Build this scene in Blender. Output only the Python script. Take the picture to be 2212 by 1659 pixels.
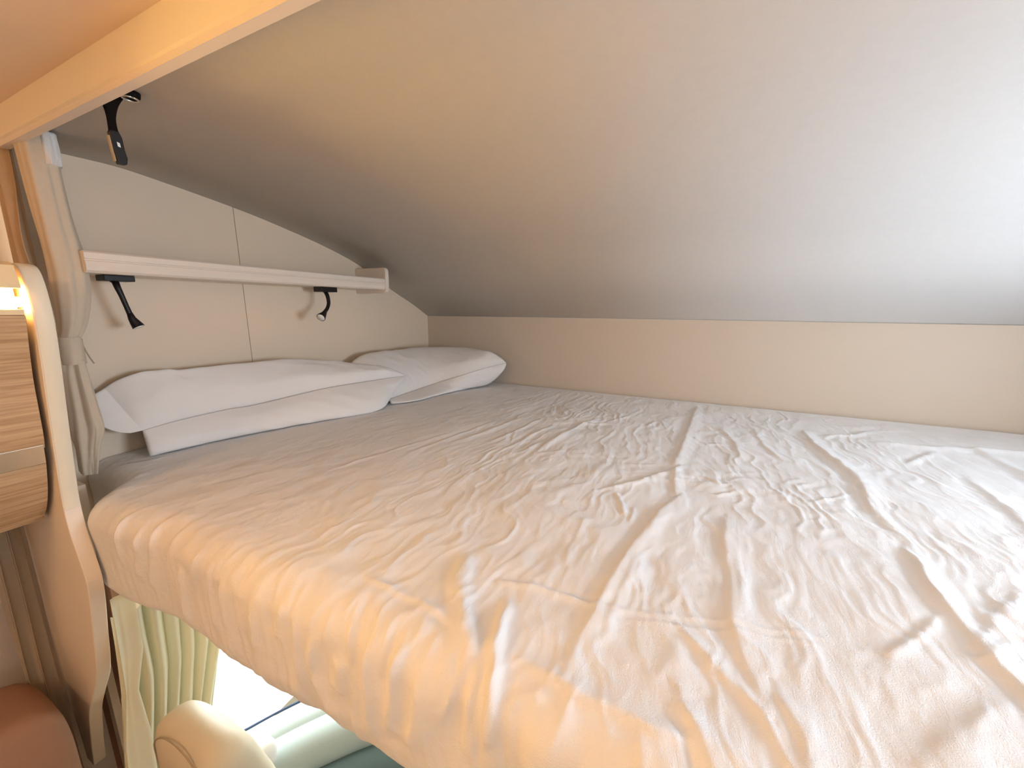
import bpy, bmesh, math, random
import numpy as np
from mathutils import Vector, Matrix
random.seed(7)
SC = bpy.context.scene
COL = SC.collection
for o in list(bpy.data.objects): bpy.data.objects.remove(o)

# ------------------------------------------------------------------ camera
YAW, PITCH, ROLL = 0.444512921, 0.196313247, 0.004530505
f = Vector((-math.sin(YAW)*math.cos(PITCH), math.cos(YAW)*math.cos(PITCH), -math.sin(PITCH)))
r = Vector((math.cos(YAW), math.sin(YAW), 0)); u = r.cross(f)
r2 = r*math.cos(ROLL)+u*math.sin(ROLL); u2 = u*math.cos(ROLL)-r*math.sin(ROLL)
cam_d = bpy.data.cameras.new('camera'); cam = bpy.data.objects.new('camera', cam_d); COL.objects.link(cam)
cam.matrix_world = Matrix(((r2.x, u2.x, -f.x, 0), (r2.y, u2.y, -f.y, 0), (r2.z, u2.z, -f.z, 1.9), (0, 0, 0, 1)))
cam_d.sensor_width = 36; cam_d.lens = 831/2212*36; cam_d.clip_start = .01
SC.camera = cam

# ------------------------------------------------------------------ world, exposure, daylight
w = bpy.data.worlds.new('World'); SC.world = w; w.use_nodes = True
bg = w.node_tree.nodes['Background']; bg.inputs[0].default_value = (.93, .97, 1, 1); bg.inputs[1].default_value = 2.2
vs = SC.view_settings; vs.view_transform = 'Standard'; vs.look = 'None'; vs.gamma = 1; vs.exposure = -0.06
def area(name, loc, direction, sx, sy, power, col):
    d = bpy.data.lights.new(name, 'AREA'); d.shape = 'RECTANGLE'; d.size = sx; d.size_y = sy; d.energy = power; d.color = col
    o = bpy.data.objects.new(name, d); COL.objects.link(o); o.location = loc
    o.rotation_euler = Vector(direction).to_track_quat('-Z', 'Y').to_euler(); return o
WX = 1.45                                                   # right side wall of the alcove
area('daylight_side_window', (WX+.10, .68, 1.84), (-1, -.14, -.30), .60, .40, 29, (.72, .83, 1))
area('fill_light_hatch', (.25, -.75, 2.262), (0, 0.1, -1), .6, .6, 2.5, (.90, .95, 1))  # added cool overhead fill, set under an unseen hatch
area('fill_light_entrance', (WX+.33, -.45, 1.83), (-1, .35, 0), .36, .34, 3, (.82, .90, 1))  # added cool fill from right-behind, through an unseen window
area('daylight_cab_door', (-1.75, .75, 1.0), (1, -.25, -.1), 1.2, .9, 30, (.97, 1, 1))
area('daylight_windscreen', (-.2, 2.6, 1.1), (0, -1, -.1), 2, .9, 24, (.97, 1, 1))
area('ceiling_lamp_light', (-.25, -.95, 2.245), (0, .25, -1), .16, .16, 5, (1, .58, .21))
area('cabinet_uplight', (-1.27, -.72, 1.99), (.45, 0, 1), .05, 1.7, 8, (1, .64, .27))

# ------------------------------------------------------------------ materials
def mat(name, col, rough=.6, noise=None, bump=None, spec=.3, metal=0, emit=None, sheen=0, trans=None, coords='Object'):
    m = bpy.data.materials.new(name); m.use_nodes = True; nt = m.node_tree; b = nt.nodes['Principled BSDF']
    b.inputs['Base Color'].default_value = (*col, 1); b.inputs['Roughness'].default_value = rough
    b.inputs['Specular IOR Level'].default_value = spec; b.inputs['Metallic'].default_value = metal
    if sheen: b.inputs['Sheen Weight'].default_value = sheen
    if emit: b.inputs['Emission Color'].default_value = (*emit[0], 1); b.inputs['Emission Strength'].default_value = emit[1]
    tc = nt.nodes.new('ShaderNodeTexCoord')
    if noise:                                              # (scale, amount)
        n = nt.nodes.new('ShaderNodeTexNoise'); n.inputs['Scale'].default_value = noise[0]; n.inputs['Detail'].default_value = 6
        nt.links.new(tc.outputs[coords], n.inputs['Vector'])
        mx = nt.nodes.new('ShaderNodeMix'); mx.data_type = 'RGBA'
        mx.inputs[6].default_value = (*[c*(1-noise[1]) for c in col], 1); mx.inputs[7].default_value = (*[min(1, c*(1+noise[1])) for c in col], 1)
        nt.links.new(n.outputs['Fac'], mx.inputs[0]); nt.links.new(mx.outputs[2], b.inputs['Base Color'])
    if bump:                                               # (scale, strength, distance)
        n = nt.nodes.new('ShaderNodeTexNoise'); n.inputs['Scale'].default_value = bump[0]; n.inputs['Detail'].default_value = 4
        nt.links.new(tc.outputs[coords], n.inputs['Vector'])
        bp = nt.nodes.new('ShaderNodeBump'); bp.inputs['Strength'].default_value = bump[1]; bp.inputs['Distance'].default_value = bump[2]
        nt.links.new(n.outputs['Fac'], bp.inputs['Height']); nt.links.new(bp.outputs[0], b.inputs['Normal'])
    if trans:                                              # cloth that lets light through
        t = nt.nodes.new('ShaderNodeBsdfTranslucent'); t.inputs[0].default_value = (*trans[0], 1)
        s = nt.nodes.new('ShaderNodeMixShader'); s.inputs[0].default_value = trans[1]
        nt.links.new(b.outputs[0], s.inputs[1]); nt.links.new(t.outputs[0], s.inputs[2])
        nt.links.new(s.outputs[0], nt.nodes['Material Output'].inputs[0])
    return m
def glass_mat():
    m = bpy.data.materials.new('clear_glass'); m.use_nodes = True; nt = m.node_tree
    g = nt.nodes.new('ShaderNodeBsdfGlossy'); g.inputs['Roughness'].default_value = .02
    t = nt.nodes.new('ShaderNodeBsdfTransparent'); t.inputs[0].default_value = (.96, .98, .97, 1)
    s = nt.nodes.new('ShaderNodeMixShader')
    s.inputs[0].default_value = .05; nt.links.new(t.outputs[0], s.inputs[1]); nt.links.new(g.outputs[0], s.inputs[2])
    nt.links.new(s.outputs[0], nt.nodes['Material Output'].inputs[0]); return m
M = {}
M['roof'] = mat('roof_lining', (.66, .635, .61), .9, (60, .03), (420, .25, .0015), .1)
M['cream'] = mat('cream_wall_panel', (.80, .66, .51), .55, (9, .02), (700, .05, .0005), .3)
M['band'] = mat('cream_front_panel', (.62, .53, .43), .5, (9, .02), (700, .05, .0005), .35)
M['shelf'] = mat('shelf_white_laminate', (.80, .70, .60), .45, (14, .02), None, .35)
M['shelfin'] = mat('shelf_end_laminate', (.72, .55, .38), .5, (14, .03), None, .3)
M['beam'] = mat('beam_cream', (.85, .76, .60), .5, (8, .02), (600, .05, .0004), .3)
M['ceil'] = mat('living_ceiling', (.80, .64, .50), .7, (8, .02), (600, .05, .0004), .2)
M['panel'] = mat('pillar_beige', (.88, .74, .60), .5, (10, .02), (500, .06, .0004), .3)
M['edge'] = mat('pillar_edge_band', (.80, .71, .55), .45, (30, .02), None, .35)
M['black'] = mat('black_plastic', (.008, .006, .007), .45, None, None, .4)
M['web'] = mat('black_webbing', (.010, .007, .006), .85, (200, .3), (900, .5, .001), .1)
M['chrome'] = mat('dull_chrome', (.75, .72, .66), .3, None, None, .5, 1)
M['lens'] = mat('lamp_lens', (.85, .85, .82), .35, None, None, .5)
M['curtain'] = mat('beige_curtain', (.72, .61, .47), .9, (90, .06), (500, .3, .0008), .1, sheen=.2, trans=((.6, .45, .28), .15))
M['curtain2'] = mat('brown_beige_curtain', (.58, .42, .27), .9, (90, .06), (500, .3, .0008), .1, sheen=.2, trans=((.6, .4, .2), .15))
M['tape'] = mat('white_heading_tape', (.74, .72, .70), .9, (60, .05), (200, .6, .002), .1)
M['cabcur'] = mat('cream_cab_curtain', (.84, .78, .60), .85, (120, .04), (600, .3, .0008), .1, trans=((.86, .85, .68), .22))
M['lowcur'] = mat('brown_side_curtain', (.42, .33, .24), .9, (90, .06), (500, .3, .0008), .1)
M['pillow'] = mat('white_pillowcase', (.84, .80, .77), .85, (40, .015), (500, .2, .0006), .1, sheen=.1)
M['mattress'] = mat('mattress_ticking', (.86, .82, .74), .8, (40, .02), (300, .2, .001), .1)
M['seat'] = mat('cream_seat_leather', (.70, .62, .47), .5, (30, .03), (260, .25, .0008), .35)
M['seatpipe'] = mat('seat_seam', (.42, .33, .22), .7)
M['bench'] = mat('upholstery_and_shade_brown', (.36, .20, .13), .8, (60, .06), (300, .3, .001), .15)
M['dash'] = mat('grey_green_dashboard', (.52, .62, .61), .5, (80, .03), (700, .2, .0005), .35)
M['dashdark'] = mat('dark_dashboard', (.10, .15, .15), .5, (80, .05), (500, .3, .0008), .3)
M['rubber'] = mat('window_rubber', (.05, .08, .16), .6)
M['white'] = mat('white_plastic', (.85, .85, .83), .4)
M['floor'] = mat('floor_vinyl', (.42, .33, .24), .5, (12, .1))
M['glass'] = glass_mat()
M['frame'] = mat('window_frame_grey', (.62, .61, .58), .45)
M['led'] = mat('warm_led_strip', (1, .75, .4), .5, emit=((1, .60, .18), 110))
M['led2'] = mat('warm_uplight_strip', (1, .75, .4), .5, emit=((1, .62, .30), 3))
M['ledge'] = mat('lacquered_cream_recess', (.85, .66, .40), .3, (20, .02))
M['lampon'] = mat('warm_lamp_glass', (1, .8, .5), .5, emit=((1, .66, .34), 12))
M['hatch'] = mat('fill_hatch_glow', (.95, .97, 1), .5, emit=((.9, .95, 1), 2.5))  # glow of the added hatch, part of the overhead fill
M['ground'] = mat('pale_gravel', (.72, .74, .68), .9, (14, .35))
def wood():
    m = mat('light_oak_laminate', (.52, .33, .18), .42, None, None, .35); nt = m.node_tree; b = nt.nodes['Principled BSDF']
    tc = nt.nodes.new('ShaderNodeTexCoord'); mp = nt.nodes.new('ShaderNodeMapping'); mp.inputs['Scale'].default_value = (3, 1.2, 34)
    n = nt.nodes.new('ShaderNodeTexNoise'); n.inputs['Scale'].default_value = 5; n.inputs['Detail'].default_value = 8; n.inputs['Distortion'].default_value = .6
    cr = nt.nodes.new('ShaderNodeValToRGB'); e = cr.color_ramp.elements
    e[0].position = .32; e[0].color = (.40, .235, .115, 1); e[1].position = .68; e[1].color = (.64, .43, .25, 1)
    nt.links.new(tc.outputs['Object'], mp.inputs[0]); nt.links.new(mp.outputs[0], n.inputs['Vector'])
    nt.links.new(n.outputs['Fac'], cr.inputs[0]); nt.links.new(cr.outputs[0], b.inputs['Base Color']); return m
M['wood'] = wood()
def sheet_mat():
    m = mat('white_cotton_sheet', (.86, .835, .825), .85, (3, .012), None, .1, sheen=.15); nt = m.node_tree; b = nt.nodes['Principled BSDF']
    tc = nt.nodes.new('ShaderNodeTexCoord')
    def nz(sc, scale, rot, det, rg=False):
        mp = nt.nodes.new('ShaderNodeMapping'); mp.inputs['Scale'].default_value = scale; mp.inputs['Rotation'].default_value = (0, 0, rot)
        n = nt.nodes.new('ShaderNodeTexNoise'); n.inputs['Scale'].default_value = sc; n.inputs['Detail'].default_value = det
        n.inputs['Distortion'].default_value = .5
        nt.links.new(tc.outputs['Object'], mp.inputs[0]); nt.links.new(mp.outputs[0], n.inputs['Vector']); return n
    a = nz(42, (1, .35, 1), -.25, 5); c = nz(700, (1, 1, 1), 0, 2)
    b1 = nt.nodes.new('ShaderNodeBump'); b1.inputs['Strength'].default_value = .45; b1.inputs['Distance'].default_value = .005
    b2 = nt.nodes.new('ShaderNodeBump'); b2.inputs['Strength'].default_value = .6; b2.inputs['Distance'].default_value = .0014
    nt.links.new(a.outputs['Fac'], b1.inputs['Height']); nt.links.new(c.outputs['Fac'], b2.inputs['Height'])
    nt.links.new(b1.outputs[0], b2.inputs['Normal']); nt.links.new(b2.outputs[0], b.inputs['Normal']); return m
M['sheet'] = sheet_mat()

# ------------------------------------------------------------------ helpers
def link(name, me, m, parent=None, smooth=False):
    o = bpy.data.objects.new(name, me); COL.objects.link(o)
    if m is not None: me.materials.append(m)
    if smooth:
        me.polygons.foreach_set('use_smooth', [True]*len(me.polygons))
    if parent:
        o.parent = parent; o.matrix_parent_inverse = Matrix.Translation(-parent.location)
        o.matrix_parent_inverse = parent.matrix_basis.inverted()
    return o
def mesh(name, v, fc, m, parent=None, smooth=False):
    me = bpy.data.meshes.new(name); me.from_pydata([tuple(map(float, p)) for p in v], [], fc); me.update()
    return link(name, me, m, parent, smooth)
def grid(name, P, m, parent=None, closeu=False, closev=False, cap=False, smooth=True):
    """P: array (nu, nv, 3)"""
    nu, nv = P.shape[:2]; idx = np.arange(nu*nv).reshape(nu, nv)
    A = idx if not closeu else np.vstack([idx, idx[:1]])
    A = A if not closev else np.hstack([A, A[:, :1]])
    q = np.stack([A[:-1, :-1], A[1:, :-1], A[1:, 1:], A[:-1, 1:]], -1).reshape(-1, 4)
    fc = q.tolist()
    if cap:
        if closev: fc.append(idx[0, :].tolist()); fc.append(idx[-1, ::-1].tolist())
    me = bpy.data.meshes.new(name); me.from_pydata(P.reshape(-1, 3).tolist(), [], fc); me.update()
    return link(name, me, m, parent, smooth)
def fixn(o):
    bm = bmesh.new(); bm.from_mesh(o.data); bmesh.ops.recalc_face_normals(bm, faces=bm.faces); bm.to_mesh(o.data); bm.free(); return o
def bevel(o, wd, seg=3):
    b = o.modifiers.new('bevel', 'BEVEL'); b.width = wd; b.segments = seg; b.limit_method = 'ANGLE'; b.angle_limit = .6; return o
def box(name, lo, hi, m, parent=None, bv=0):
    (a, b, c), (d, e, g) = lo, hi
    v = [(a,b,c),(d,b,c),(d,e,c),(a,e,c),(a,b,g),(d,b,g),(d,e,g),(a,e,g)]
    fc = [(0,3,2,1),(4,5,6,7),(0,1,5,4),(1,2,6,5),(2,3,7,6),(3,0,4,7)]
    o = mesh(name, v, fc, m, parent)
    if bv: bevel(o, bv)
    return o
def prism(name, poly, axis, a, b, m, parent=None, bv=0, smooth=False):
    """poly: 2D outline in the two other axes (in xyz order), pushed along axis from a to b"""
    def p3(p, t):
        q = list(p); q.insert(axis, t); return q
    n = len(poly); v = [p3(p, a) for p in poly]+[p3(p, b) for p in poly]
    fc = [list(range(n)), list(range(2*n-1, n-1, -1))]+[(i, (i+1) % n, n+(i+1) % n, n+i) for i in range(n)]
    o = fixn(mesh(name, v, fc, m, parent))
    if bv: bevel(o, bv)
    return o
def empty(name, loc=(0, 0, 0)):
    o = bpy.data.objects.new(name, None); COL.objects.link(o); o.location = loc; o.empty_display_size = .05
    return o
def tag(o, label, cat, group=None):
    o['label'] = label; o['category'] = cat
    if group: o['group'] = group
    return o
def structure(o): o['kind'] = 'structure'; return o
def cr(pts, n, closed=False):
    """Catmull-Rom through pts, n samples per span"""
    p = np.array(pts, float); k = len(p); out = []
    rng = range(k) if closed else range(k-1)
    for i in rng:
        if closed: a, b, c, d = p[(i-1) % k], p[i], p[(i+1) % k], p[(i+2) % k]
        else: a, b, c, d = p[max(i-1, 0)], p[i], p[i+1], p[min(i+2, k-1)]
        for j in range(n):
            t = j/n; out.append(.5*((2*b)+(-a+c)*t+(2*a-5*b+4*c-d)*t*t+(-a+3*b-3*c+d)*t**3))
    if not closed: out.append(p[-1])
    return np.array(out)
def tube(name, pts, radii, m, parent=None, seg=16, cap=True):
    pts = np.array(pts, float); n = len(pts); rad = np.interp(np.linspace(0, 1, n), np.linspace(0, 1, len(radii)), radii) if hasattr(radii, '__len__') else np.full(n, radii)
    T = np.gradient(pts, axis=0); T /= np.linalg.norm(T, axis=1)[:, None]
    up = np.array([.31, .17, .93]); 
    if abs(T[0]@up) > .9: up = np.array([1., 0, .1])
    P = []; N = np.cross(T[0], up); N /= np.linalg.norm(N)
    for i in range(n):
        N = N-T[i]*(N@T[i]); N /= np.linalg.norm(N); B = np.cross(T[i], N)
        P.append([pts[i]+rad[i]*(math.cos(a)*N+math.sin(a)*B) for a in np.linspace(0, 2*math.pi, seg, endpoint=False)])
    return fixn(grid(name, np.array(P), m, parent, closev=True, cap=cap))
def vnoise(x, y, seed=0):
    def h(i, j):
        n = (i.astype(np.int64)*374761393+j.astype(np.int64)*668265263+seed*1442695041) & 0x7fffffff
        n = ((n ^ (n >> 13))*1274126177) & 0x7fffffff
        return ((n ^ (n >> 16)) & 0xffff)/65535.
    i = np.floor(x); j = np.floor(y); fx = x-i; fy = y-j
    fx = fx*fx*fx*(fx*(fx*6-15)+10); fy = fy*fy*fy*(fy*(fy*6-15)+10)
    a = h(i, j)*(1-fx)+h(i+1, j)*fx; b = h(i, j+1)*(1-fx)+h(i+1, j+1)*fx
    return a*(1-fy)+b*fy
def fbm(x, y, seed=0, o=3):
    s = 0; a = 1; t = 0
    for k in range(o): s = s+a*(vnoise(x*2**k, y*2**k, seed+k*17)*2-1); t += a; a *= .5
    return s/t
def ridged(x, y, seed=0, o=3):
    s = 0; a = 1; t = 0
    for k in range(o): s = s+a*(1-np.abs(vnoise(x*2**k, y*2**k, seed+k*17)*2-1))**2; t += a; a *= .5
    return s/t
def sm(a, b, x):
    t = np.clip((x-a)/(b-a), 0, 1); return t*t*(3-2*t)

# ------------------------------------------------------------------ the shell
XH, YF, ZM = -1.407, 1.818, 1.5
XL = -1.47                                             # living-room side wall
YB = .33                                               # plane where the alcove opens
prof = [(.338, 2.256), (.451, 2.256), (.543, 2.256), (.639, 2.245), (.818, 2.218), (.970, 2.188), (1.16, 2.142), (1.336, 2.084), (1.535, 1.985), (1.70, 1.912), (YF, 1.851)]
pr = cr(prof, 8)
def roofz(y): return float(np.interp(y, pr[:, 0], pr[:, 1]))
outer = [(y, z+.05) for y, z in pr][::-1]
roof = structure(prism('ceiling', [tuple(p) for p in pr]+outer, 0, XH-.08, WX+.08, M['roof']))
for p in roof.data.polygons: p.use_smooth = len(p.vertices) == 4
hw = [(YB+.02, 1.26), (YB+.02, 2.256)]+[tuple(p) for p in pr if p[0] > YB+.03]+[(YF, 1.26)]
def yz_wall(name, ya, yb, x0, x1, m): # follows the roof
    ys = [ya]+[p[0] for p in pr if ya < p[0] < yb]+[yb]
    return structure(prism(name, [(ya, 1.26)]+[(y, roofz(y)) for y in ys]+[(yb, 1.26)], 0, x0, x1, m))
SEAM = .822
yz_wall('wall_left', YB+.012, SEAM-.0012, XH-.04, XH, M['cream'])
yz_wall('wall_left', SEAM+.0012, YF+.02, XH-.04, XH, M['cream'])
structure(box('trim_1', (XH-.05, SEAM-.0014, 1.3), (XH-.0015, SEAM+.0014, roofz(SEAM)), M['seatpipe']))
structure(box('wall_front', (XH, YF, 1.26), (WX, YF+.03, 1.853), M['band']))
# right side wall with its window opening
wy0, wy1, wz0, wz1 = .37, .97, 1.64, 2.03
def strip(ya, yb, za, zb=None):
    ys = [ya]+[p[0] for p in pr if ya < p[0] < yb]+[yb]
    top = [(y, roofz(y)) for y in ys] if zb is None else [(ya, zb), (yb, zb)]
    return [(ya, za)]+top+[(yb, za)]
bmv, bmf = [], []
for poly in (strip(YB+.012, wy0, 1.26), strip(wy1, YF+.02, 1.26), strip(wy0, wy1, wz1), strip(wy0, wy1, 1.26, wz0)):
    n = len(poly); k = len(bmv)
    bmv += [(WX, y, z) for y, z in poly]+[(WX+.04, y, z) for y, z in poly]
    bmf += [list(range(k, k+n)), list(range(k+2*n-1, k+n-1, -1))]+[(k+i, k+(i+1) % n, k+n+(i+1) % n, k+n+i) for i in range(n)]
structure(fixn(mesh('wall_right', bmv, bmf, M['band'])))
wn = structure(empty('window_1', (WX, 1.0, wz0)))
for nm, lo, hi in (('window_frame', (WX-.012, wy0-.03, wz0-.03), (WX+.045, wy1+.03, wz0)), ('window_frame', (WX-.012, wy0-.03, wz1), (WX+.045, wy1+.03, wz1+.03)),
                   ('window_frame', (WX-.012, wy0-.03, wz0), (WX+.045, wy0, wz1)), ('window_frame', (WX-.012, wy1, wz0), (WX+.045, wy1+.03, wz1))):
    box(nm, lo, hi, M['frame'], wn, .004)
box('window_pane', (WX+.02, wy0, wz0), (WX+.024, wy1, wz1), M['glass'], wn)
# deck the bed stands on
structure(box('floor_bunk', (XH, .40, 1.262), (WX, YF, 1.290), M['cream']))
# living-room shell around and behind the camera
ZC = 2.286
structure(box('ceiling_living', (XL, -2.6, ZC), (WX+.27, YB+.012, ZC+.04), M['ceil']))
structure(box('wall_living', (XL-.04, -2.6, 0), (XL, .36, ZC), M['panel']))
structure(box('wall_partition', (XL, .315, 0), (-1.212, .330, 1.30), M['bench']))  # bench brown stands in for the shade behind the pillar
structure(box('wall_partition', (XL, .315, 1.30), (-1.275, .330, 1.485), M['panel']))
oy0, oy1, oz0, oz1 = -.65, -.25, 1.64, 2.02
ov, of_ = [], []
for (a, b, c, d) in ((-2.6, oy0, 0, ZC), (oy1, .34, 0, ZC), (oy0, oy1, 0, oz0), (oy0, oy1, oz1, ZC)):
    k = len(ov); x_, X_ = WX+.27, WX+.31
    ov += [(x_,a,c),(X_,a,c),(X_,b,c),(x_,b,c),(x_,a,d),(X_,a,d),(X_,b,d),(x_,b,d)]
    of_ += [tuple(k+i for i in t) for t in ((0,3,2,1),(4,5,6,7),(0,1,5,4),(1,2,6,5),(2,3,7,6),(3,0,4,7))]
structure(mesh('wall_opposite', ov, of_, M['cream']))
w4 = structure(empty('window_added', (WX+.27, -.55, oz0)))  # unseen window, added to bring cool light in from the right
box('window_pane', (WX+.29, oy0, oz0), (WX+.294, oy1, oz1), M['glass'], w4)
for lo, hi in (((WX+.258, oy0-.03, oz0-.03), (WX+.312, oy1+.03, oz0)), ((WX+.258, oy0-.03, oz1), (WX+.312, oy1+.03, oz1+.03)), ((WX+.258, oy0-.03, oz0), (WX+.312, oy0, oz1)), ((WX+.258, oy1, oz0), (WX+.312, oy1+.03, oz1))):
    box('window_frame', lo, hi, M['frame'], w4, .004)
structure(box('wall_back', (XL, -2.64, 0), (WX+.27, -2.6, ZC), M['cream']))
structure(box('floor', (XL, -2.6, -.04), (WX+.27, 1.9, 0), M['floor']))
# the beam over the opening: fascia board with a slim lip
beam = structure(prism('trim_beam', [(YB, 2.234), (YB, ZC), (YB+.02, ZC), (YB+.02, 2.232), (YB+.004, 2.232)], 0, XL, WX+.27, M['beam']))
structure(box('trim_2', (XL, YB+.004, 2.2225), (WX+.27, YB+.019, 2.232), M['shelf']))
# cab walls: side below the bunk with a door window
CX = -1.32
structure(prism('wall_cab', [(.30, 0), (.30, 1.26), (.44, 1.26), (.44, .36), (1.75, .44), (1.75, 0)], 0, CX-.03, CX, M['cream']))
structure(box('wall_cab_right', (WX+.1, .3, 0), (WX+.13, 1.8, 1.26), M['dash']))
structure(box('wall_cab_front', (CX, 1.80, 0), (WX+.1, 1.83, .62), M['dash']))
ws = structure(empty('window_2', (CX, .9, .5)))
prism('window_pane', [(.44, .36), (.44, 1.26), (1.75, 1.26), (1.75, .44)], 0, CX-.018, CX-.014, M['glass'], ws)
wf = structure(empty('window_3', (0, 1.8, .62)))
mesh('window_pane', [(CX, 1.81, .62), (WX+.1, 1.81, .62), (WX+.1, 1.79, 1.26), (CX, 1.79, 1.26)], [(0, 1, 2, 3)], M['glass'], wf)
gr = structure(box('ground_outside', (-14, -8, -.62), (10, 14, -.60), M['ground']))

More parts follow.
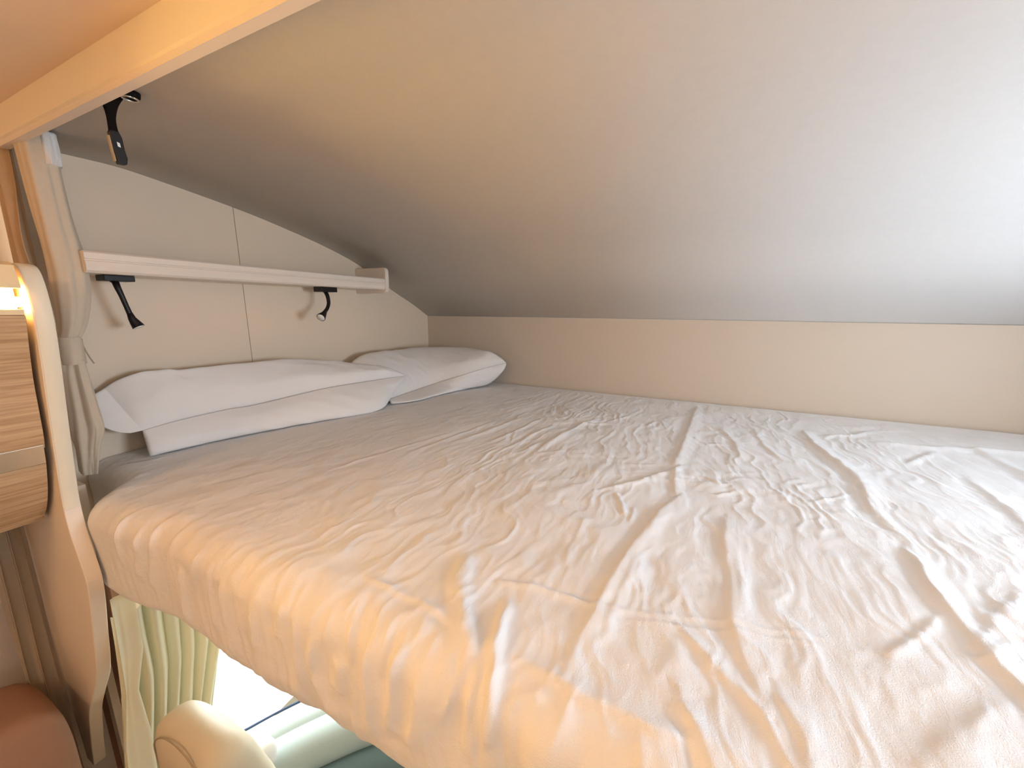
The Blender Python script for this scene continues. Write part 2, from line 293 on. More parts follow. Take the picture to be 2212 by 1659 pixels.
# ------------------------------------------------------------------ bed sheet
def sheet():
    x0, x1 = XH+.004, WX-.004
    xs = np.concatenate([np.arange(x0, -.55, .0042), np.arange(-.55, .62, .0030), np.arange(.62, x1, .008)])
    r_, r2_ = .050, .035
    vs_ = np.concatenate([np.arange(1.806, 1.0, -.0055), np.arange(1.0, .60, -.0040), np.arange(.60, .02, -.0030)])
    X, V = np.meshgrid(xs, vs_, indexing='ij')
    def edge(x): return .300-.020*sm(-.85, -1.05, x)+.09*sm(-1.10, -1.22, x)+.010*fbm(x*5, x*0+3, 5, 2)*sm(-.95, -.7, x)
    YE = edge(X)
    # unrolled coordinate V: top for V > YE+r, then arc, side, arc, underside
    S = np.maximum(0, (YE+r_)-V)                       # distance past the edge of the flat top
    L1 = r_*math.pi/2; Hs = .215-r_-r2_; L2 = L1+Hs; L3 = L2+r2_*math.pi/2
    a1 = np.clip(S/r_, 0, math.pi/2); a2 = np.clip((S-L2)/r2_, 0, math.pi/2)
    y = np.where(S <= 0, V, YE+r_-r_*np.sin(a1)); z = ZM-r_*(1-np.cos(a1))
    z = z-np.clip(S-L1, 0, Hs); z = z-r2_*np.sin(a2); y = y+r2_*(1-np.cos(a2)); y = y+np.clip(S-L3, 0, .2)
    ang = a1+a2; ny, nz = -np.sin(ang), np.cos(ang)
    H = np.zeros_like(X)
    side = sm(0, .07, S)                               # 0 on top, 1 on the drop
    # broad undulation
    H += .0035*fbm(X*4, V*4, 1, 2)+.0022*fbm(X*11, V*9, 2, 2)*(1-.3*side)
    # long soft wrinkles running away from the viewer; they lean towards the pillows on the left
    lean = .42*sm(-.1, -.7, X)-.16*sm(.1, .5, X)
    U = X-lean*(V-.4)
    env = (.35+.45*sm(-.2, -.5, X)+.65*sm(.2, .9, fbm(X*2.3+1, V*1.7, 9, 2)+.5))
    H += env*(1-side)*(.0017*ridged(U*22, V*3.6+2*fbm(X*3, V*3, 4), 11, 2)-.0012)
    H += env*(1-side)*(.0010*ridged(U*60+1.5*fbm(X*6, V*6, 6), V*11, 12, 2)-.0006)
    H += (1-side*.6)*.0018*fbm(X*24, V*20, 81, 3)*sm(.9, .5, V)
    # crumples: short creases in every direction
    for k, (ca, sa, fa, fb, am) in enumerate(((.9, .43, 34, 9, .0014), (.35, -.93, 30, 8, .0011), (1, .05, 75, 22, .0007))):
        q1 = X*ca+V*sa; q2 = -X*sa+V*ca; wob = fbm(X*7, V*7, 21+k, 2)
        pa = sm(.05, .5, fbm(X*4.2+k*9, V*4.2, 31+k, 2))*(1+1.8*sm(-.75, -.4, X)*sm(.75, .4, X)*sm(.72, .95, V)*sm(1.62, 1.35, V))*(.4+.6*sm(.45, .85, V))
        H += (1-side)*am*pa*ridged(q1*fa+1.6*wob, q2*fb+wob, 41+k, 2)
    # the drop: hanging folds, deeper towards the right
    dep = sm(-1.0, -.3, X)
    UU = X+.012*fbm(X*8, V*9, 50, 2)+.10*(V-.3)*sm(-.9, -.2, X)
    H += side*((.0050+.0120*dep)*ridged(UU*15, V*2.6, 51, 2)+(.0022+.0026*dep)*ridged(UU*48, V*6, 52, 2)-.002)
    H += side*(.004+.007*dep)*fbm(UU*9, V*2, 53, 2)
    # transition: gathers just over the edge
    tr = np.exp(-((S-.03)/.05)**2); H += tr*.0055*dep*(ridged(X*30+2*fbm(X*7, V*7, 61), V*7, 62, 2)-.4)
    # ---- the folds one can point at: (points, height, half-width, asymmetry)
    R = [
     ([(.026,1.690),(.006,1.404),(-.008,1.194),(-.024,1.016)], .0110,.0130,.6),
     ([(-.004,1.030),(-.033,.980),(-.110,.869),(-.15,.83)], .0075,.0080,.5),
     ([(-.020,1.002),(-.011,.862)], .0070,.0085,.5),
     ([(-.008,.844),(-.051,.703),(-.078,.570),(-.087,.476),(-.094,.404),(-.100,.359)], .0115,.0120,.55),
     ([(.346,1.515),(.345,1.390),(.362,1.257),(.376,1.164),(.373,1.079),(.354,.977)], .0150,.0150,.45),
     ([(.246,.941),(.296,.988),(.350,1.043)], .0035,.0045,1),
     ([(.354,.977),(.362,.901),(.37,.83)], .0060,.0110,1),
     ([(-.235,.446),(-.177,.460),(-.136,.462),(-.093,.461)], .0062,.0050,.6),
     ([(-.093,.461),(-.026,.480),(.063,.511),(.105,.520),(.19,.54)], .0022,.0030,1),
     ([(-.063,.451),(.062,.491),(.134,.514),(.190,.523)], .0022,.0030,1),
     ([(-.140,.340),(-.074,.335),(-.036,.333),(-.001,.332),(.031,.337)], .0075,.0065,.7),
     ([(.355,.820),(.347,.739),(.342,.656),(.344,.594),(.350,.538),(.36,.44)], .0130,.0110,.5),
     ([(.238,.541),(.274,.578),(.304,.616),(.326,.650)], .0060,.0055,1),
     ([(.325,.578),(.347,.585),(.383,.624)], .0060,.0060,1),
     ([(.460,.761),(.387,.669),(.339,.591)], .0075,.0110,.5),
     ([(.085,.800),(.078,.700),(.080,.600),(.074,.521),(.082,.460),(.10,.40)], .0080,.0140,.5),
     ([(.014,.47),(.045,.442),(.067,.415),(.090,.394),(.12,.33)], .0080,.0090,.6),
     ([(-.382,.989),(-.362,1.139),(-.333,1.284),(-.301,1.358)], .0090,.0085,.6),
     ([(-.33,1.28),(-.27,1.31),(-.22,1.33)], .0060,.0070,1),
     ([(-.624,.960),(-.592,1.079),(-.569,1.212)], .0055,.0070,.6),
     ([(-.537,.979),(-.512,1.091),(-.494,1.249)], .0060,.0070,.6),
     ([(-.471,.93),(-.45,1.09),(-.42,1.22)], .0055,.0060,.6),
     ([(-.421,.929),(-.398,1.047)], .0060,.0060,.6),
     ([(-.70,.80),(-.66,.98),(-.63,1.14)], .0040,.0060,.6),
     ([(-.80,.62),(-.74,.83),(-.68,1.02)], .0030,.0060,.6),
     ([(-.131,.808),(-.108,.762),(-.097,.726)], .0050,.0045,1),
     ([(-.083,.764),(-.083,.705)], .0045,.0045,1),
     ([(-.17,.80),(-.13,.84),(-.11,.87)], .0030,.0040,1),
     ([(.045,.988),(.083,.951),(.103,.974)], .0040,.0045,1),
     ([(.035,.902),(.072,.895),(.110,.938)], .0045,.0045,1),
     ([(.529,1.481),(.636,1.490),(.752,1.534),(.95,1.57)], .0130,.0140,.6),
     ([(.395,1.487),(.492,1.545),(.548,1.615)], .0080,.0100,1),
     ([(.640,1.450),(.528,1.303)], .0070,.0090,1),
     ([(.759,1.550),(.763,1.354),(.72,1.1)], .0100,.0130,.6),
     ([(.62,1.25),(.60,1.05),(.55,.85)], .0080,.0140,.6),
     ([(-.060,.591),(-.060,.542),(-.072,.439)], .0045,.0070,.6),
     ([(.020,.375),(.040,.345),(.054,.305),(.058,.26)], .0120,.0100,.6),
     ([(.115,.427),(.125,.378),(.127,.345),(.13,.30)], .0090,.0110,.6),
     ([(-.307,.478),(-.279,.414),(-.240,.366),(-.199,.322)], .0130,.0110,1.7),
     ([(-.201,.416),(-.192,.377),(-.182,.340),(-.163,.300),(-.160,.27)], .0140,.0070,1.6),
     ([(-.41,.366),(-.389,.366),(-.319,.364),(-.249,.352)], .0050,.0050,.8),
     ([(.215,.397),(.276,.469),(.343,.531)], .0060,.0120,.6),
     ([(.01,1.30),(.06,1.25),(.12,1.27)], .0045,.0060,1),
     ([(.10,1.42),(.13,1.30),(.14,1.16)], .0060,.0090,.6),
     ([(.20,1.45),(.21,1.30),(.235,1.2)], .0060,.0090,.6),
     ([(-.10,1.43),(-.13,1.35)], .0050,.0080,1),
     ([(-.20,1.45),(-.26,1.34)], .0040,.0070,1),
    ]
    # crease lines left by the folded cloth
    for (p, q) in (((-.598,1.562),(-.298,1.346)), ((-.316,.980),(.118,.930)), ((-.56,.75),(-.119,.746)), ((.099,.696),(.263,.646)), ((-.75,1.18),(-.40,1.12)),
                   ((-.45,.60),(-.40,1.30)), ((.22,.55),(.24,1.2)), ((-.70,.55),(-.30,.56)), ((.45,.75),(.75,.80)), ((.12,1.1),(.5,1.12)), ((.55,.6),(.58,1.2))):
        R.append(([p, q], .0006, .0022, 1))
    rng = random.Random(3)
    for i in range(26):                                   # hanging gathers on the drop
        xx = -.98+i*.046+rng.uniform(-.012, .012); le = rng.uniform(.05, .14); v0 = .30-rng.uniform(-.03, .05); dx = rng.uniform(-.02, .008)
        R.append(([(xx, v0), (xx+dx*.4, v0-le*.5), (xx+dx, v0-le)], rng.uniform(.006, .014), rng.uniform(.005, .011), rng.choice((.6, 1.5))))
    wx = X+.0035*fbm(X*26, V*26, 71, 2); wv = V+.0035*fbm(X*26, V*26, 72, 2)
    for pts, am, wd, asym in R:
        am = am*.58
        P = np.array(pts); mg = wd*4
        box_ = (X > P[:, 0].min()-mg) & (X < P[:, 0].max()+mg) & (V > P[:, 1].min()-mg) & (V < P[:, 1].max()+mg)
        if not box_.any(): continue
        xx = wx[box_]; vv = wv[box_]; best = np.full(xx.shape, 9.); sg = np.ones(xx.shape); tt = np.zeros(xx.shape)
        seg = np.linalg.norm(P[1:]-P[:-1], axis=1); cum = np.concatenate([[0], np.cumsum(seg)]); tot = cum[-1]
        for i in range(len(P)-1):
            d = P[i+1]-P[i]; t = np.clip(((xx-P[i, 0])*d[0]+(vv-P[i, 1])*d[1])/(d@d), 0, 1)
            ex = xx-P[i, 0]-t*d[0]; ey = vv-P[i, 1]-t*d[1]; ds = np.hypot(ex, ey); c = d[0]*ey-d[1]*ex
            m_ = ds < best; best = np.where(m_, ds, best); sg = np.where(m_, np.sign(c), sg); tt = np.where(m_, (cum[i]+t*seg[i])/tot, tt)
        flip = 1 if P[-1, 1] < P[0, 1] else -1           # the steep flank is on the side towards the head end
        wl = np.where(sg*flip < 0, wd*asym, wd*(1.6 if asym < 1 else 1))
        taper = np.sqrt(np.clip(np.minimum(tt, 1-tt)*6+.12, 0, 1))
        H[box_] += am*taper*(np.exp(-(best/wl)**2)-.28*np.exp(-((best-1.9*wd)/wd)**2)*(sg*flip < 0))
    H *= sm(1.806, 1.77, V)*.8+.2
    H *= 1-.72*sm(L2-.03, L2+.02, S)
    # under the pillows the sheet lies flat
    H *= 1-.8*sm(-1.02, -1.15, X)*sm(.46, .56, V)
    tuck = 1-sm(L3, L3+.02, S); H *= tuck
    y = y+ny*H; z = z+nz*H
    P = np.stack([X, y, z], -1)
    o = grid('bed_sheet', P, M['sheet']); return o
bs = sheet()
tag(bs, 'wrinkled white cotton sheet pulled over the alcove bed mattress', 'bed sheet')
mt = box('mattress', (XH+.01, .375, 1.2915), (WX-.01, YF-.004, 1.4865), M['mattress'], None, .02)
tag(mt, 'mattress under the white sheet, pale edge showing at the front wall', 'mattress')

# ------------------------------------------------------------------ pillows
def pillow(name, T, S, B, back, nearend, seed, label):
    """T crown line, S front seam, B front bottom line, all along the pillow; back: bottom line at the headboard"""
    n = 12
    root = empty(name, tuple(np.mean(np.array(B), axis=0)))
    def rs(L, k=90):
        q = cr(L, 16); s = np.concatenate([[0], np.cumsum(np.linalg.norm(np.diff(q, axis=0), axis=1))]); s /= s[-1]
        t = np.linspace(0, 1, k); return np.stack([np.interp(t, s, q[:, i]) for i in range(3)], 1)
    T, S, B, K = rs(T), rs(S), rs(B), rs(back)
    k = len(T); a = np.linspace(0, 1, k)
    # upper cloth: from the foot of the back, over the crown, down to the seam
    up = []
    for i in range(k):
        e = min(1, (a[i]*9)**.5, ((1-a[i])*9)**.5)          # fullness falls off at the ends
        mid_b = (K[i]+T[i])/2+np.array([-.012, 0, .01])*e
        m1 = T[i]*.66+S[i]*.34+np.array([.004, -.012, .026])*e
        m2 = T[i]*.30+S[i]*.70+np.array([.010, -.014, .020])*e
        up.append(cr([K[i], mid_b, T[i], m1, m2, S[i]], 9))
    up = np.array(up); nv = up.shape[1]
    A, Bv = np.meshgrid(a*.75, np.linspace(0, .45, nv), indexing='ij')
    w_ = np.clip(np.minimum(1, np.minimum(Bv*12, (.45-Bv)*12)), 0, 1)*np.clip(np.minimum(a, 1-a)*12, 0, 1)[:, None]
    h = 1.6*(.0045*ridged(A*9+2*fbm(A*5, Bv*5, seed), Bv*4, seed+1, 2)-.002+.004*fbm(A*6, Bv*7, seed+2, 2)+.0022*ridged(A*26+Bv*14, Bv*7-A*5, seed+3, 2)*sm(.22, .40, Bv))*w_
    up[:, :, 2] += h; up[:, :, 0] += h*.5
    fixn(grid('pillowcase_top', up, M['pillow'], root))
    # front panel below the seam
    fr = []
    for i in range(k):
        e = min(1, (a[i]*9)**.5+.2, ((1-a[i])*9)**.5)
        d = B[i]-S[i]; out = np.array([.018, -.010, 0])*e
        lip = S[i]+np.array([.004, -.003, .0015])*min(1, e)
        fr.append(cr([lip, S[i]+d*.3+out, S[i]+d*.72+out*1.0, B[i], B[i]+np.array([-.05, .015, .0])*e], 7))
    fr = np.array(fr); nv = fr.shape[1]
    A, Bv = np.meshgrid(a*.75, np.linspace(0, .13, nv), indexing='ij')
    w_ = np.clip(np.minimum(1, Bv*30), 0, 1)*np.clip((1-a)*14, 0, 1)[:, None]
    h = 1.4*(.004*fbm(A*9, Bv*9, seed+7, 2)+.003*ridged(A*13-Bv*20, Bv*9, seed+8, 2)-.0015)*w_
    fr[:, :, 0] += h; fr[:, :, 1] -= h*.4
    o = grid('pillowcase_front', fr, M['pillow'], root); so = o.modifiers.new('s', 'SOLIDIFY'); so.thickness = .0015; so.offset = 0
    # the rounded end of the cushion nearest the curtain
    e0 = up[0]; c = e0.mean(axis=0); rings = []
    for j, s in enumerate(np.linspace(1, 0.02, 12)):
        bul = math.sqrt(max(0, 1-s*s)); rings.append(c+(e0-c)*s+np.array(nearend)*bul)
    P = np.array(rings); fixn(grid('pillow_end', P, M['pillow'], root, closev=True))
    e1 = up[-1]; c = e1.mean(axis=0)
    rings = [c+(e1-c)*s for s in np.linspace(1, .05, 5)]
    fixn(grid('pillow_end', np.array(rings), M['pillow'], root, closev=True))
    tag(root, label, 'pillow', 'white pillows along the headboard'); return root
pillow('pillow',
  [(-1.372,.425,1.690),(-1.362,.455,1.708),(-1.350,.520,1.717),(-1.340,.651,1.713),(-1.320,.856,1.712),(-1.290,1.019,1.697),(-1.260,1.147,1.668),(-1.210,1.250,1.630),(-1.158,1.315,1.602)],
  [(-1.318,.465,1.572),(-1.310,.559,1.580),(-1.290,.659,1.586),(-1.270,.746,1.587),(-1.210,.945,1.606),(-1.170,1.129,1.607),(-1.150,1.312,1.601)],
  [(-1.294,.462,1.505),(-1.284,.537,1.505),(-1.270,.604,1.505),(-1.218,.764,1.505),(-1.164,.897,1.505),(-1.095,1.094,1.505),(-1.138,1.223,1.545),(-1.150,1.308,1.598)],
  [(-1.385,.455,1.575),(-1.398,.60,1.530),(-1.398,.80,1.520),(-1.395,1.0,1.520),(-1.34,1.15,1.530),(-1.25,1.25,1.56),(-1.165,1.315,1.598)],
  (.01, -.055, -.012), 100, 'nearer white pillow beside the tied beige curtain')
pillow('pillow',
  [(-1.33,1.151,1.640),(-1.33,1.241,1.690),(-1.31,1.422,1.699),(-1.28,1.60,1.697),(-1.107,1.72,1.693),(-1.006,1.74,1.679),(-.93,1.75,1.656),(-.875,1.752,1.626)],
  [(-1.14,1.190,1.520),(-1.13,1.361,1.530),(-1.100,1.48,1.545),(-1.007,1.56,1.577),(-.935,1.66,1.603),(-.868,1.750,1.621)],
  [(-1.117,1.181,1.505),(-1.065,1.280,1.505),(-1.038,1.446,1.505),(-1.000,1.602,1.505),(-.945,1.70,1.515),(-.884,1.742,1.583),(-.868,1.750,1.619)],
  [(-1.37,1.18,1.53),(-1.395,1.35,1.52),(-1.395,1.6,1.52),(-1.30,1.78,1.54),(-1.1,1.795,1.56),(-.95,1.785,1.59),(-.875,1.756,1.618)],
  (.0, -.03, 0), 200, 'farther white pillow in the corner against the front wall')

# ------------------------------------------------------------------ shelf on the headboard wall
SX = -1.235
sh = empty('wall_shelf', (XH, .85, 1.98))
lp = [(SX-.020, 2.019), (SX-.004, 2.020), (SX, 2.016), (SX, 2.003), (SX-.0025, 2.0015), (SX-.0025, 1.9995), (SX, 1.998), (SX+.001, 1.988), (SX-.002, 1.978), (SX-.008, 1.973), (SX-.020, 1.972)]
prism('front_lip', lp, 1, .394, 1.312, M['shelf'], sh)
box('shelf_board', (XH+.001, .394, 1.974), (SX-.020, 1.312, 1.986), M['shelf'], sh)
ep = [(XH+.001, 1.958), (SX-.018, 1.958), (SX-.002, 1.964), (SX+.004, 1.974), (SX+.006, 2.050), (SX+.003, 2.060), (SX-.004, 2.066), (XH+.001, 2.066)]
prism('end_panel', ep, 1, 1.312, 1.331, M['shelf'], sh, .002)
tag(sh, 'long cream shelf with a grooved lip on the headboard wall', 'shelf')

# ------------------------------------------------------------------ reading lamps
def lamp(label, plate, stem, rad, head, hr, lens):
    (a, b) = plate; root = empty('reading_lamp', tuple((np.array(a)+np.array(b))/2))
    mp_ = box('mounting_plate', a, b, M['black'], root, .002)
    c = cr(stem, 8); tube('gooseneck', c, rad, M['black'], root, 16)
    head = np.array(head, float); hd = tube('lamp_head', head, hr, M['black'], root, 24)
    d = head[-1]-head[-2]; d /= np.linalg.norm(d)
    tube('lens', [head[-1]-d*.0006, head[-1]+d*.0010], [hr[-1]*.90, hr[-1]*.86], M['lens'], hd, 24)
    s0 = np.array(stem[0]); tube('swivel', [s0+np.array([0, -.0015, .008]), s0+np.array([0, -.0015, -.003])], [.0085, .0080], M['black'], root, 20)
    mesh_s = tube('screw', [s0+np.array([.0045, .005, .001]), s0+np.array([.0065, .005, .001])], .002, M['chrome'], mp_, 10)
    tag(root, label, 'reading lamp', 'gooseneck reading lamps under the shelf'); return root
lamp('black gooseneck lamp under the shelf next to the curtain, head turned right', ((-1.345, .441, 1.9595), (-1.298, .499, 1.9738)),
     [(-1.322, .468, 1.960), (-1.312, .467, 1.945), (-1.310, .471, 1.925), (-1.310, .476, 1.900), (-1.310, .481, 1.876)], [.0075, .0066, .0058, .0055, .0060],
     [(-1.310, .480, 1.882), (-1.310, .483, 1.868), (-1.309, .487, 1.858), (-1.308, .491, 1.849), (-1.307, .492, 1.846)], [.0058, .0080, .0105, .0125, .0128], 1)
lamp('small black gooseneck lamp near the shelf end, head turned left', ((-1.335, 1.036, 1.9555), (-1.290, 1.108, 1.9738)),
     [(-1.312, 1.070, 1.957), (-1.300, 1.068, 1.940), (-1.292, 1.064, 1.915), (-1.284, 1.050, 1.895), (-1.276, 1.030, 1.880)], [.0078, .0072, .0066, .0064, .0068],
     [(-1.278, 1.034, 1.8825), (-1.273, 1.024, 1.8745), (-1.270, 1.016, 1.869), (-1.267, 1.006, 1.862), (-1.266, 1.003, 1.860)], [.0068, .0090, .0120, .0155, .0158], 1)

# ------------------------------------------------------------------ black net strap with buckle hanging from the roof
st = empty('ceiling_strap', (-.93, .376, 2.256))
tube('anchor_bolt', [(-.905, .386, 2.256), (-.905, .386, 2.249), (-.905, .386, 2.246)], [.013, .012, .006], M['web'], st, 20)
tube('anchor_ring', [(-.905+.009*math.cos(a), .384+.011*math.sin(a), 2.2455) for a in np.linspace(0, 2*math.pi, 20)], .0016, M['chrome'], st, 8)
def ribbon(name, rows, m, parent, th):
    P = np.array([[a, b] for a, b in rows]); Q = []
    A = cr(P[:, 0], 6); B = cr(P[:, 1], 6); n = np.array([.75, -.62, .2])*th/2
    G = np.stack([A-n, (A+B)/2-n*1.3, B-n, B+n, (A+B)/2+n*1.3, A+n], 1)
    o = fixn(grid(name, G, m, parent, closev=True, cap=True)); return o
# strap seen nearly flat on: left and right edge down its length
ribbon('webbing', [((-.938, .355, 2.254), (-.930, .386, 2.254)), ((-.945, .361, 2.240), (-.940, .380, 2.240)), ((-.950, .366, 2.222), (-.948, .377, 2.222)),
                   ((-.950, .366, 2.205), (-.948, .3765, 2.205)), ((-.950, .3655, 2.195), (-.948, .379, 2.195))], M['web'], st, .005)
bk = [(.3650, 2.198), (.3770, 2.200), (.3805, 2.190), (.3815, 2.170), (.3835, 2.158), (.3815, 2.147), (.3700, 2.146), (.3672, 2.165)]
bo = prism('buckle', bk, 0, -.957, -.945, M['black'], st, .0015)
prism('buckle_slot', [(.3715, 2.181), (.3752, 2.180), (.3758, 2.173), (.3720, 2.174)], 0, -.9445, -.9440, M['lens'], bo)
prism('release_tab', [(.3628, 2.190), (.3665, 2.191), (.3690, 2.150), (.3665, 2.149)], 0, -.956, -.949, M['seatpipe'], bo, .001)
tag(st, 'black webbing strap with a buckle hanging from the alcove roof', 'strap')

# ------------------------------------------------------------------ stowed curtains at the head end
def column(name, rows, nf, amp, m, parent=None, seed=0, spiral=.4):
    """rows: (z, cx, cy, rx, ry) -> closed pleated column"""
    R = cr([(c, d, a, e, g) for a, c, d, e, g in rows], 8); n = 160
    th = np.linspace(0, 2*math.pi, n, endpoint=False); P = []
    for i, (cx, cy, z, rx, ry) in enumerate(R):
        t = i/len(R); w_ = fbm(th*3/6.28*2, np.full(n, t*3), seed, 2)
        k = 1+amp*np.cos(nf*th+spiral*math.sin(t*5)+1.2*w_+seed)+amp*.4*np.cos((nf*2+1)*th+t*4)
        P.append(np.stack([cx+rx*k*np.cos(th), cy+ry*k*np.sin(th), np.full(n, z)], 1))
    return fixn(grid(name, np.array(P), m, parent, closev=True, cap=True))
cu = empty('bed_curtain', (-1.29, .375, 1.5))
column('curtain_fabric', [(2.250, -1.272, .366, .030, .027), (2.10, -1.283, .372, .032, .027), (2.0, -1.285, .378, .034, .030), (1.93, -1.285, .376, .035, .029), (1.86, -1.285, .367, .031, .022), (1.826, -1.275, .353, .028, .017)], 4, .08, M['curtain'], cu, 3)
column('curtain_fabric', [(1.78, -1.275, .353, .029, .018), (1.73, -1.280, .354, .034, .020), (1.66, -1.285, .357, .040, .024), (1.615, -1.288, .358, .041, .026), (1.57, -1.290, .352, .036, .020), (1.53, -1.290, .346, .032, .015), (1.507, -1.290, .344, .030, .013)], 4, .15, M['curtain'], cu, 5)
tb = [(1.831, -1.275, .352, .033, .020), (1.815, -1.276, .353, .0335, .0205), (1.785, -1.277, .353, .034, .021), (1.770, -1.277, .353, .034, .021)]
column('tieback', tb, 3, .03, M['curtain'], cu, 8)
tube('tieback_cord', cr([(-1.262, .371, 1.826), (-1.262, .3715, 1.808), (-1.258, .376, 1.785), (-1.262, .383, 1.768)], 5), .0014, M['seatpipe'], cu, 8)
column('heading_tape', [(2.2505, -1.262, .379, .024, .017), (2.205, -1.262, .380, .024, .017), (2.188, -1.262, .380, .023, .016)], 6, .06, M['tape'], cu, 2)
tag(cu, 'beige curtain gathered with a tieback at the head of the bed', 'curtain')
# sheet of curtain on the living-room side
def pleated(name, path, zs, nf, amp, m, parent=None, seed=0, thick=.0016, n=220, squeeze=None, wob=1., cusp=False):
    pa = cr(path, 12); s = np.concatenate([[0], np.cumsum(np.linalg.norm(np.diff(pa, axis=0), axis=1))]); s /= s[-1]
    t = np.linspace(0, 1, n); nz_ = 46; P = []
    for j in range(nz_):
        v = j/(nz_-1); z = zs[0]+(zs[1]-zs[0])*v; sq = 1 if squeeze is None else np.interp(v, [q[0] for q in squeeze], [q[1] for q in squeeze])
        sh_ = 0 if squeeze is None else np.interp(v, [q[0] for q in squeeze], [q[2] for q in squeeze])
        tt = np.clip(.5+(t-.5)*sq+sh_, -.5, 1.5)
        x = np.interp(tt, s, pa[:, 0]); y = np.interp(tt, s, pa[:, 1])
        tx = pa[-1, 0]-pa[0, 0]; ty = pa[-1, 1]-pa[0, 1]; L = math.hypot(tx, ty); nx, ny = -ty/L, tx/L
        ph = 2*math.pi*nf*t+wob*1.6*fbm(t*nf*.6, t*0+v*2, seed, 2)
        a_ = amp*(np.sin(ph)+.35*np.sin(2*ph+1))*(.75+.35*fbm(t*4, t*0+v*1.5, seed+3, 1))
        if cusp: a_ = -amp*(2*np.abs(np.sin(ph/2))**.8-1)*(.8+.3*fbm(t*4, t*0+v*1.5, seed+3, 1))
        lat = amp*.7*np.cos(ph)*(0 if cusp else 1)
        P.append(np.stack([x+nx*a_+tx/L*lat, y+ny*a_+ty/L*lat, np.full(n, z)], 1))
    o = grid(name, np.array(P), m, parent); so = o.modifiers.new('s', 'SOLIDIFY'); so.thickness = thick; so.offset = 0; return o
lc = pleated('side_curtain', [(-1.452, .348), (-1.40, .345), (-1.335, .342)], (2.226, 1.62), 2.6, .009, M['curtain2'], None, 14)
tag(lc, 'brown-beige curtain lit orange above the wall cabinet', 'curtain')

# ------------------------------------------------------------------ pillar trim beside the opening
right = [(-1.40,1.972),(-1.113,1.973),(-1.060,1.968),(-1.040,1.953),(-1.030,1.918),(-1.029,1.868),(-1.041,1.804),(-1.060,1.725),(-1.075,1.662),(-1.088,1.603),(-1.098,1.557),(-1.106,1.510),(-1.104,1.450),(-1.088,1.390),(-1.080,1.326),(-1.116,1.197),(-1.154,1.081),(-1.225,.98),(-1.278,.90),(-1.315,.80),(-1.345,.70)]
left = [(-1.385,.70),(-1.395,.80),(-1.41,.87),(-1.419,.965),(-1.412,1.137),(-1.406,1.217),(-1.40,1.361),(-1.40,1.8)]
rr = cr(right[1:], 5); outline = [right[0]]+[tuple(p) for p in rr]+left
pt = prism('pillar_panel', outline, 1, .250, .2745, M['panel'], None, .0022)
for p in pt.data.polygons: p.use_smooth = False
pe = empty('pillar', (-1.2, .262, .8)); pt.parent = pe; pt.matrix_parent_inverse = pe.matrix_basis.inverted()
# edge band on the side facing the bed
n = len(rr); k0 = [i for i in range(n) if rr[i][1] > 1.49]
c_ = rr[k0]; T = np.gradient(c_, axis=0); T /= np.linalg.norm(T, axis=1)[:, None]; Nn = np.stack([-T[:, 1], T[:, 0]], 1)
if Nn[10][0] < 0: Nn = -Nn
G = []
for (p, q) in zip(c_, Nn):
    G.append([(p[0]+q[0]*.0004, .2515, p[1]+q[1]*.0004), (p[0]+q[0]*.0012, .2525, p[1]+q[1]*.0012), (p[0]+q[0]*.0012, .272, p[1]+q[1]*.0012), (p[0]+q[0]*.0004, .2735, p[1]+q[1]*.0004)])
grid('edge_band', np.array(G), M['edge'], pe)
tag(pe, 'curved beige pillar panel between wall cabinet and bed', 'pillar')

# ------------------------------------------------------------------ wall cabinet with bowed front and lit recess
cb = empty('wall_cabinet', (XL, -.4, 1.47))
pf = [(-1.0300,1.8830),(-1.036,1.862),(-1.048,1.830),(-1.066,1.770),(-1.076,1.708),(-1.086,1.653),(-1.112,1.588),(-1.132,1.545),(-1.160,1.503),(-1.195,1.469)]
pf = [tuple(p) for p in cr(pf, 4)]
Y0, Y1 = -1.7, .2425
def seg_profile(z0, z1, th=.016):
    q = [p for p in pf if z0 <= p[1] <= z1]; return q+[(p[0]-th, p[1]+.002) for p in q[::-1]]
pull_t, pull_b = 1.640, 1.612
zb = [(p[0], p[1]) for p in pf]
prism('door', seg_profile(pull_t-.004, 1.90), 1, Y0, Y1, M['wood'], cb)
prism('lower_panel', seg_profile(1.40, pull_b+.004), 1, Y0, Y1, M['wood'], cb)
xm = float(np.interp(1.626, [p[1] for p in pf][::-1], [p[0] for p in pf][::-1]))
prism('handle_rail', [(xm+.010, pull_t+.004), (xm+.001, pull_b-.006), (xm-.016, pull_b-.004), (xm-.016, pull_t+.004)], 1, Y0, Y1-.002, M['chrome'], cb, .001)
prism('cabinet_body', [(XL+.002, 1.472), (XL+.002, 1.974)]+[(-1.155, 1.974), (-1.155, 1.86), (-1.13, 1.66), (-1.19, 1.50), (-1.21, 1.472)], 1, Y0, Y1-.006, M['wood'], cb)
prism('bottom_board', [(XL+.002, 1.461), (-1.200, 1.461), (-1.194, 1.468), (-1.20, 1.471), (XL+.002, 1.471)], 1, Y0, Y1, M['wood'], cb)
prism('top_board', [(-1.155, 1.928), (-1.022, 1.928), (-1.020, 1.934), (-1.030, 1.965), (-1.050, 1.972), (-1.155, 1.974)], 1, Y0, Y1, M['ledge'], cb)
prism('lit_recess', [(-1.155, 1.884), (-1.032, 1.884), (-1.030, 1.893), (-1.060, 1.893), (-1.060, 1.928), (-1.155, 1.928)], 1, Y0, Y1, M['ledge'], cb)
ld = prism('led_strip', [(-1.0595, 1.897), (-1.044, 1.899), (-1.044, 1.912), (-1.0595, 1.914)], 1, Y0, Y1+.003, M['led'], cb)
box('uplight_strip', (-1.30, -1.56, 1.9745), (-1.24, .12, 1.982), M['led2'], cb)
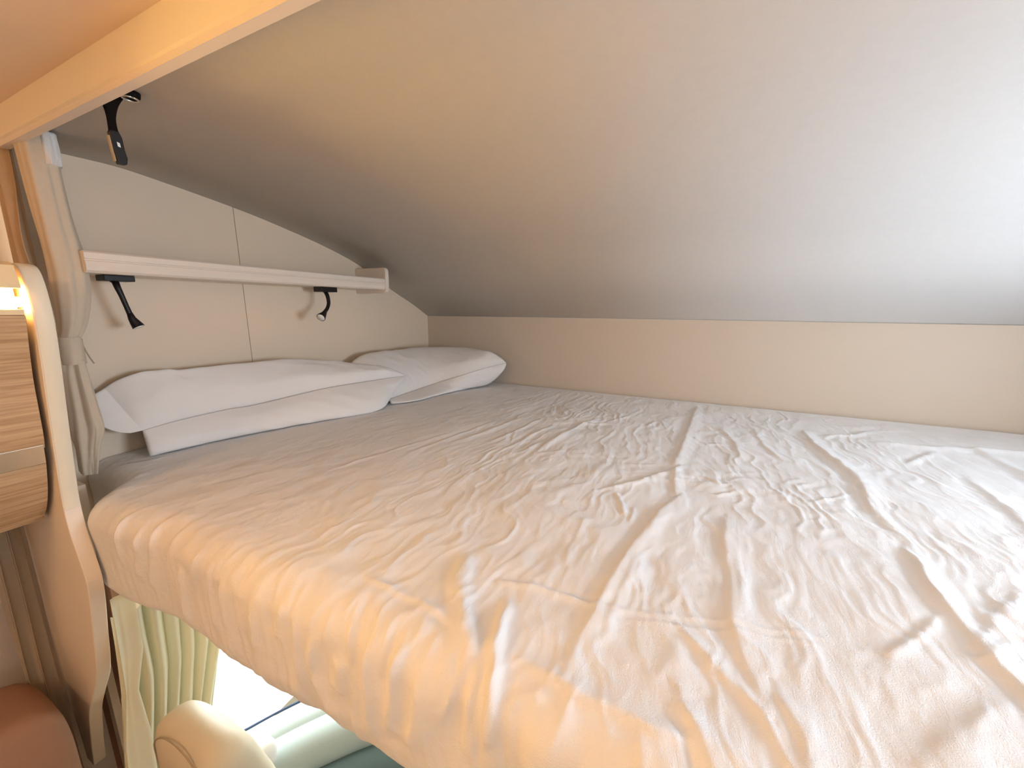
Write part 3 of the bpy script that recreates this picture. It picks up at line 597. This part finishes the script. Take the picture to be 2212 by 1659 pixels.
tag(cb, 'oak-look wall cabinet with bowed front and glowing light strip', 'cabinet')

# ------------------------------------------------------------------ below the bed, left
lw = pleated('window_curtain', [(-1.395, .243), (-1.380, .220), (-1.372, .186)], (1.44, .55), 2.6, .0065, M['lowcur'], None, 31)
tag(lw, 'dark beige curtain hanging below the wall cabinet', 'curtain')
def cushion(name, lo, hi, rad, m, parent=None, bow=.0):
    bm = bmesh.new(); bmesh.ops.create_cube(bm, size=1)
    for v in bm.verts: v.co = Vector([lo[i]+(v.co[i]+.5)*(hi[i]-lo[i]) for i in range(3)])
    bmesh.ops.subdivide_edges(bm, edges=bm.edges, cuts=5, use_grid_fill=True)
    c = Vector([(lo[i]+hi[i])/2 for i in range(3)]); hs = Vector([(hi[i]-lo[i])/2 for i in range(3)])
    for v in bm.verts:
        q = Vector([(v.co[i]-c[i])/hs[i] for i in range(3)])
        inn = Vector([max(-hs[i]+rad, min(hs[i]-rad, v.co[i]-c[i])) for i in range(3)])
        d = (v.co-c)-inn
        if d.length > 1e-6: v.co = c+inn+d.normalized()*rad
        v.co.z += bow*(1-q.y*q.y)*(1-q.x*q.x)*(1 if q.z > 0 else 0)
    me = bpy.data.meshes.new(name); bm.to_mesh(me); bm.free(); o = link(name, me, m, parent, True)
    ss = o.modifiers.new('s', 'SUBSURF'); ss.levels = 2; ss.render_levels = 2; return o
bn = cushion('bench_backrest', (-1.40, -.28, .45), (-1.17, .212, 1.055), .055, M['bench'])
tag(bn, 'rounded brown bench backrest beneath the wall cabinet', 'backrest')

# ------------------------------------------------------------------ cab: curtain, seat, dashboard
cc = empty('cab_curtain', (-1.1, .38, 1.2))
pleated('pleated_cloth', [(-1.13, .20), (-1.13, .285), (-1.12, .38), (-1.10, .50)], (1.215, .45), 7.0, .019, M['cabcur'], cc, 51, squeeze=[(0, .72, .14), (.25, .66, .09), (.5, .58, -.02), (.75, .52, -.10), (1, .5, -.14)], cusp=True, n=420)
pleated('leading_edge', [(-1.085, .20), (-1.083, .27), (-1.085, .33)], (1.282, .55), .8, .0035, M['cabcur'], cc, 55, squeeze=[(0, .30, .23), (.2, .30, .20), (.33, .16, .10), (.5, .34, .05), (1, .45, -.1)], wob=.3)
tag(cc, 'pale cream pleated curtain at the cab window under the bed', 'curtain')

se = empty('captain_chair', (-.78, .30, 0))
def loft_seat():
    # headrest: bowed cushion, tilted back
    cushion('headrest', (-.98, .255, .82), (-.74, .345, 1.045), .042, M['seat'], se, .012)
    for v in bpy.data.objects['headrest'].data.vertices:
        if v.co.y > .30: v.co.y += (1.05-v.co.z)*.28*min(1, (v.co.y-.30)/.03)
    cushion('backrest', (-.99, .235, .32), (-.66, .355, .80), .05, M['seat'], se)
    cushion('seat_cushion', (-.98, .26, .22), (-.66, .50, .33), .05, M['seat'], se)
    for xx in (-.90, -.82): tube('headrest_post', [(xx, .295, .79), (xx, .297, .84)], .006, M['chrome'], se, 12)
    box('seat_base', (-.95, .28, 0), (-.70, .46, .23), M['black'], se, .01)
loft_seat()
tube('seam_piping', cr([(-.972, .268, .90), (-.960, .262, .99), (-.90, .262, 1.040), (-.82, .262, 1.043), (-.76, .262, .99), (-.75, .268, .90)], 6), .0016, M['seatpipe'], bpy.data.objects['headrest'], 8)
tag(se, 'cream cab seat with rounded headrest in front of the pleated curtain', 'car seat')

db = empty('dashboard', (0, 1.2, .45))
ed = cr([(-1.285, .38), (-1.275, .50), (-1.246, .565), (-1.18, .69), (-1.05, .88), (-.80, 1.08), (-.3, 1.25), (.5, 1.30), (1.28, 1.30)], 10)
inn_ = cr([(-1.12, .36), (-1.115, .44), (-1.06, .53), (-.985, .64), (-.86, .78), (-.66, .92), (-.2, 1.02), (.5, 1.04), (1.28, 1.04)], 10)
G = []
for a_, b_ in zip(ed, inn_):
    row = []
    for t_, dz in ((0, -.05), (0, 0), (.06, .010), (.30, .012), (.46, .006), (.48, -.001), (.50, .006), (.66, .010), (.84, .0), (.93, -.02), (.98, -.06), (1.02, -.14), (1.02, -.34)):
        q = a_+(b_-a_)*t_; row.append((q[0], q[1], .497+dz))
    G.append(row)
grid('dash_top', np.array(G), M['dash'], db)
G = []
for a_, b_ in zip(ed, inn_):
    row = []
    for t_, z_ in ((.99, .41), (1.12, .425), (1.40, .40), (1.55, .36), (1.6, .20), (1.5, 0.02)):
        q = a_+(b_-a_)*t_; row.append((q[0], q[1], z_))
    G.append(row)
grid('dash_lower', np.array(G), M['dashdark'], db)
tube('window_seal', [(p[0]-.003, p[1]+.003, .500) for p in ed], .004, M['rubber'], db, 8)
tag(db, 'grey-green dashboard with moulded ridges below the windows', 'dashboard')
wo = cushion('knob_cover', (-1.108, .468, .528), (-1.036, .545, .618), .030, M['white'])
tag(wo, 'small white rounded object on the dashboard beside the seat', 'cover')

# ------------------------------------------------------------------ behind the viewer: hatch added as fill, and the living-room lamp
hz = empty('fill_hatch', (.25, -.75, ZC))  # unseen hatch, added for cool light from above
box('fill_hatch_frame', (-.10, -1.10, ZC-.018), (.60, -.40, ZC), M['white'], hz, .004)
box('fill_hatch_panel', (-.06, -1.06, ZC-.020), (.56, -.44, ZC-.018), M['hatch'], hz)
tag(hz, 'added square hatch with glowing pane, unseen fill behind the viewer', 'roof hatch')
lm = empty('ceiling_lamp', (-.25, -.95, ZC))
lm.location = (-.70, -.75, ZC)
tube('lamp_ring', [(-.70, -.75, ZC), (-.70, -.75, ZC-.015)], .08, M['chrome'], lm, 32)
tube('lamp_glass', [(-.70, -.75, ZC-.015), (-.70, -.75, ZC-.024)], [.072, .06], M['lampon'], lm, 32)
tag(lm, 'round warm ceiling lamp of the living area', 'ceiling lamp')
bpy.data.objects['ceiling_lamp_light'].location = (-.70, -.75, ZC-.03)
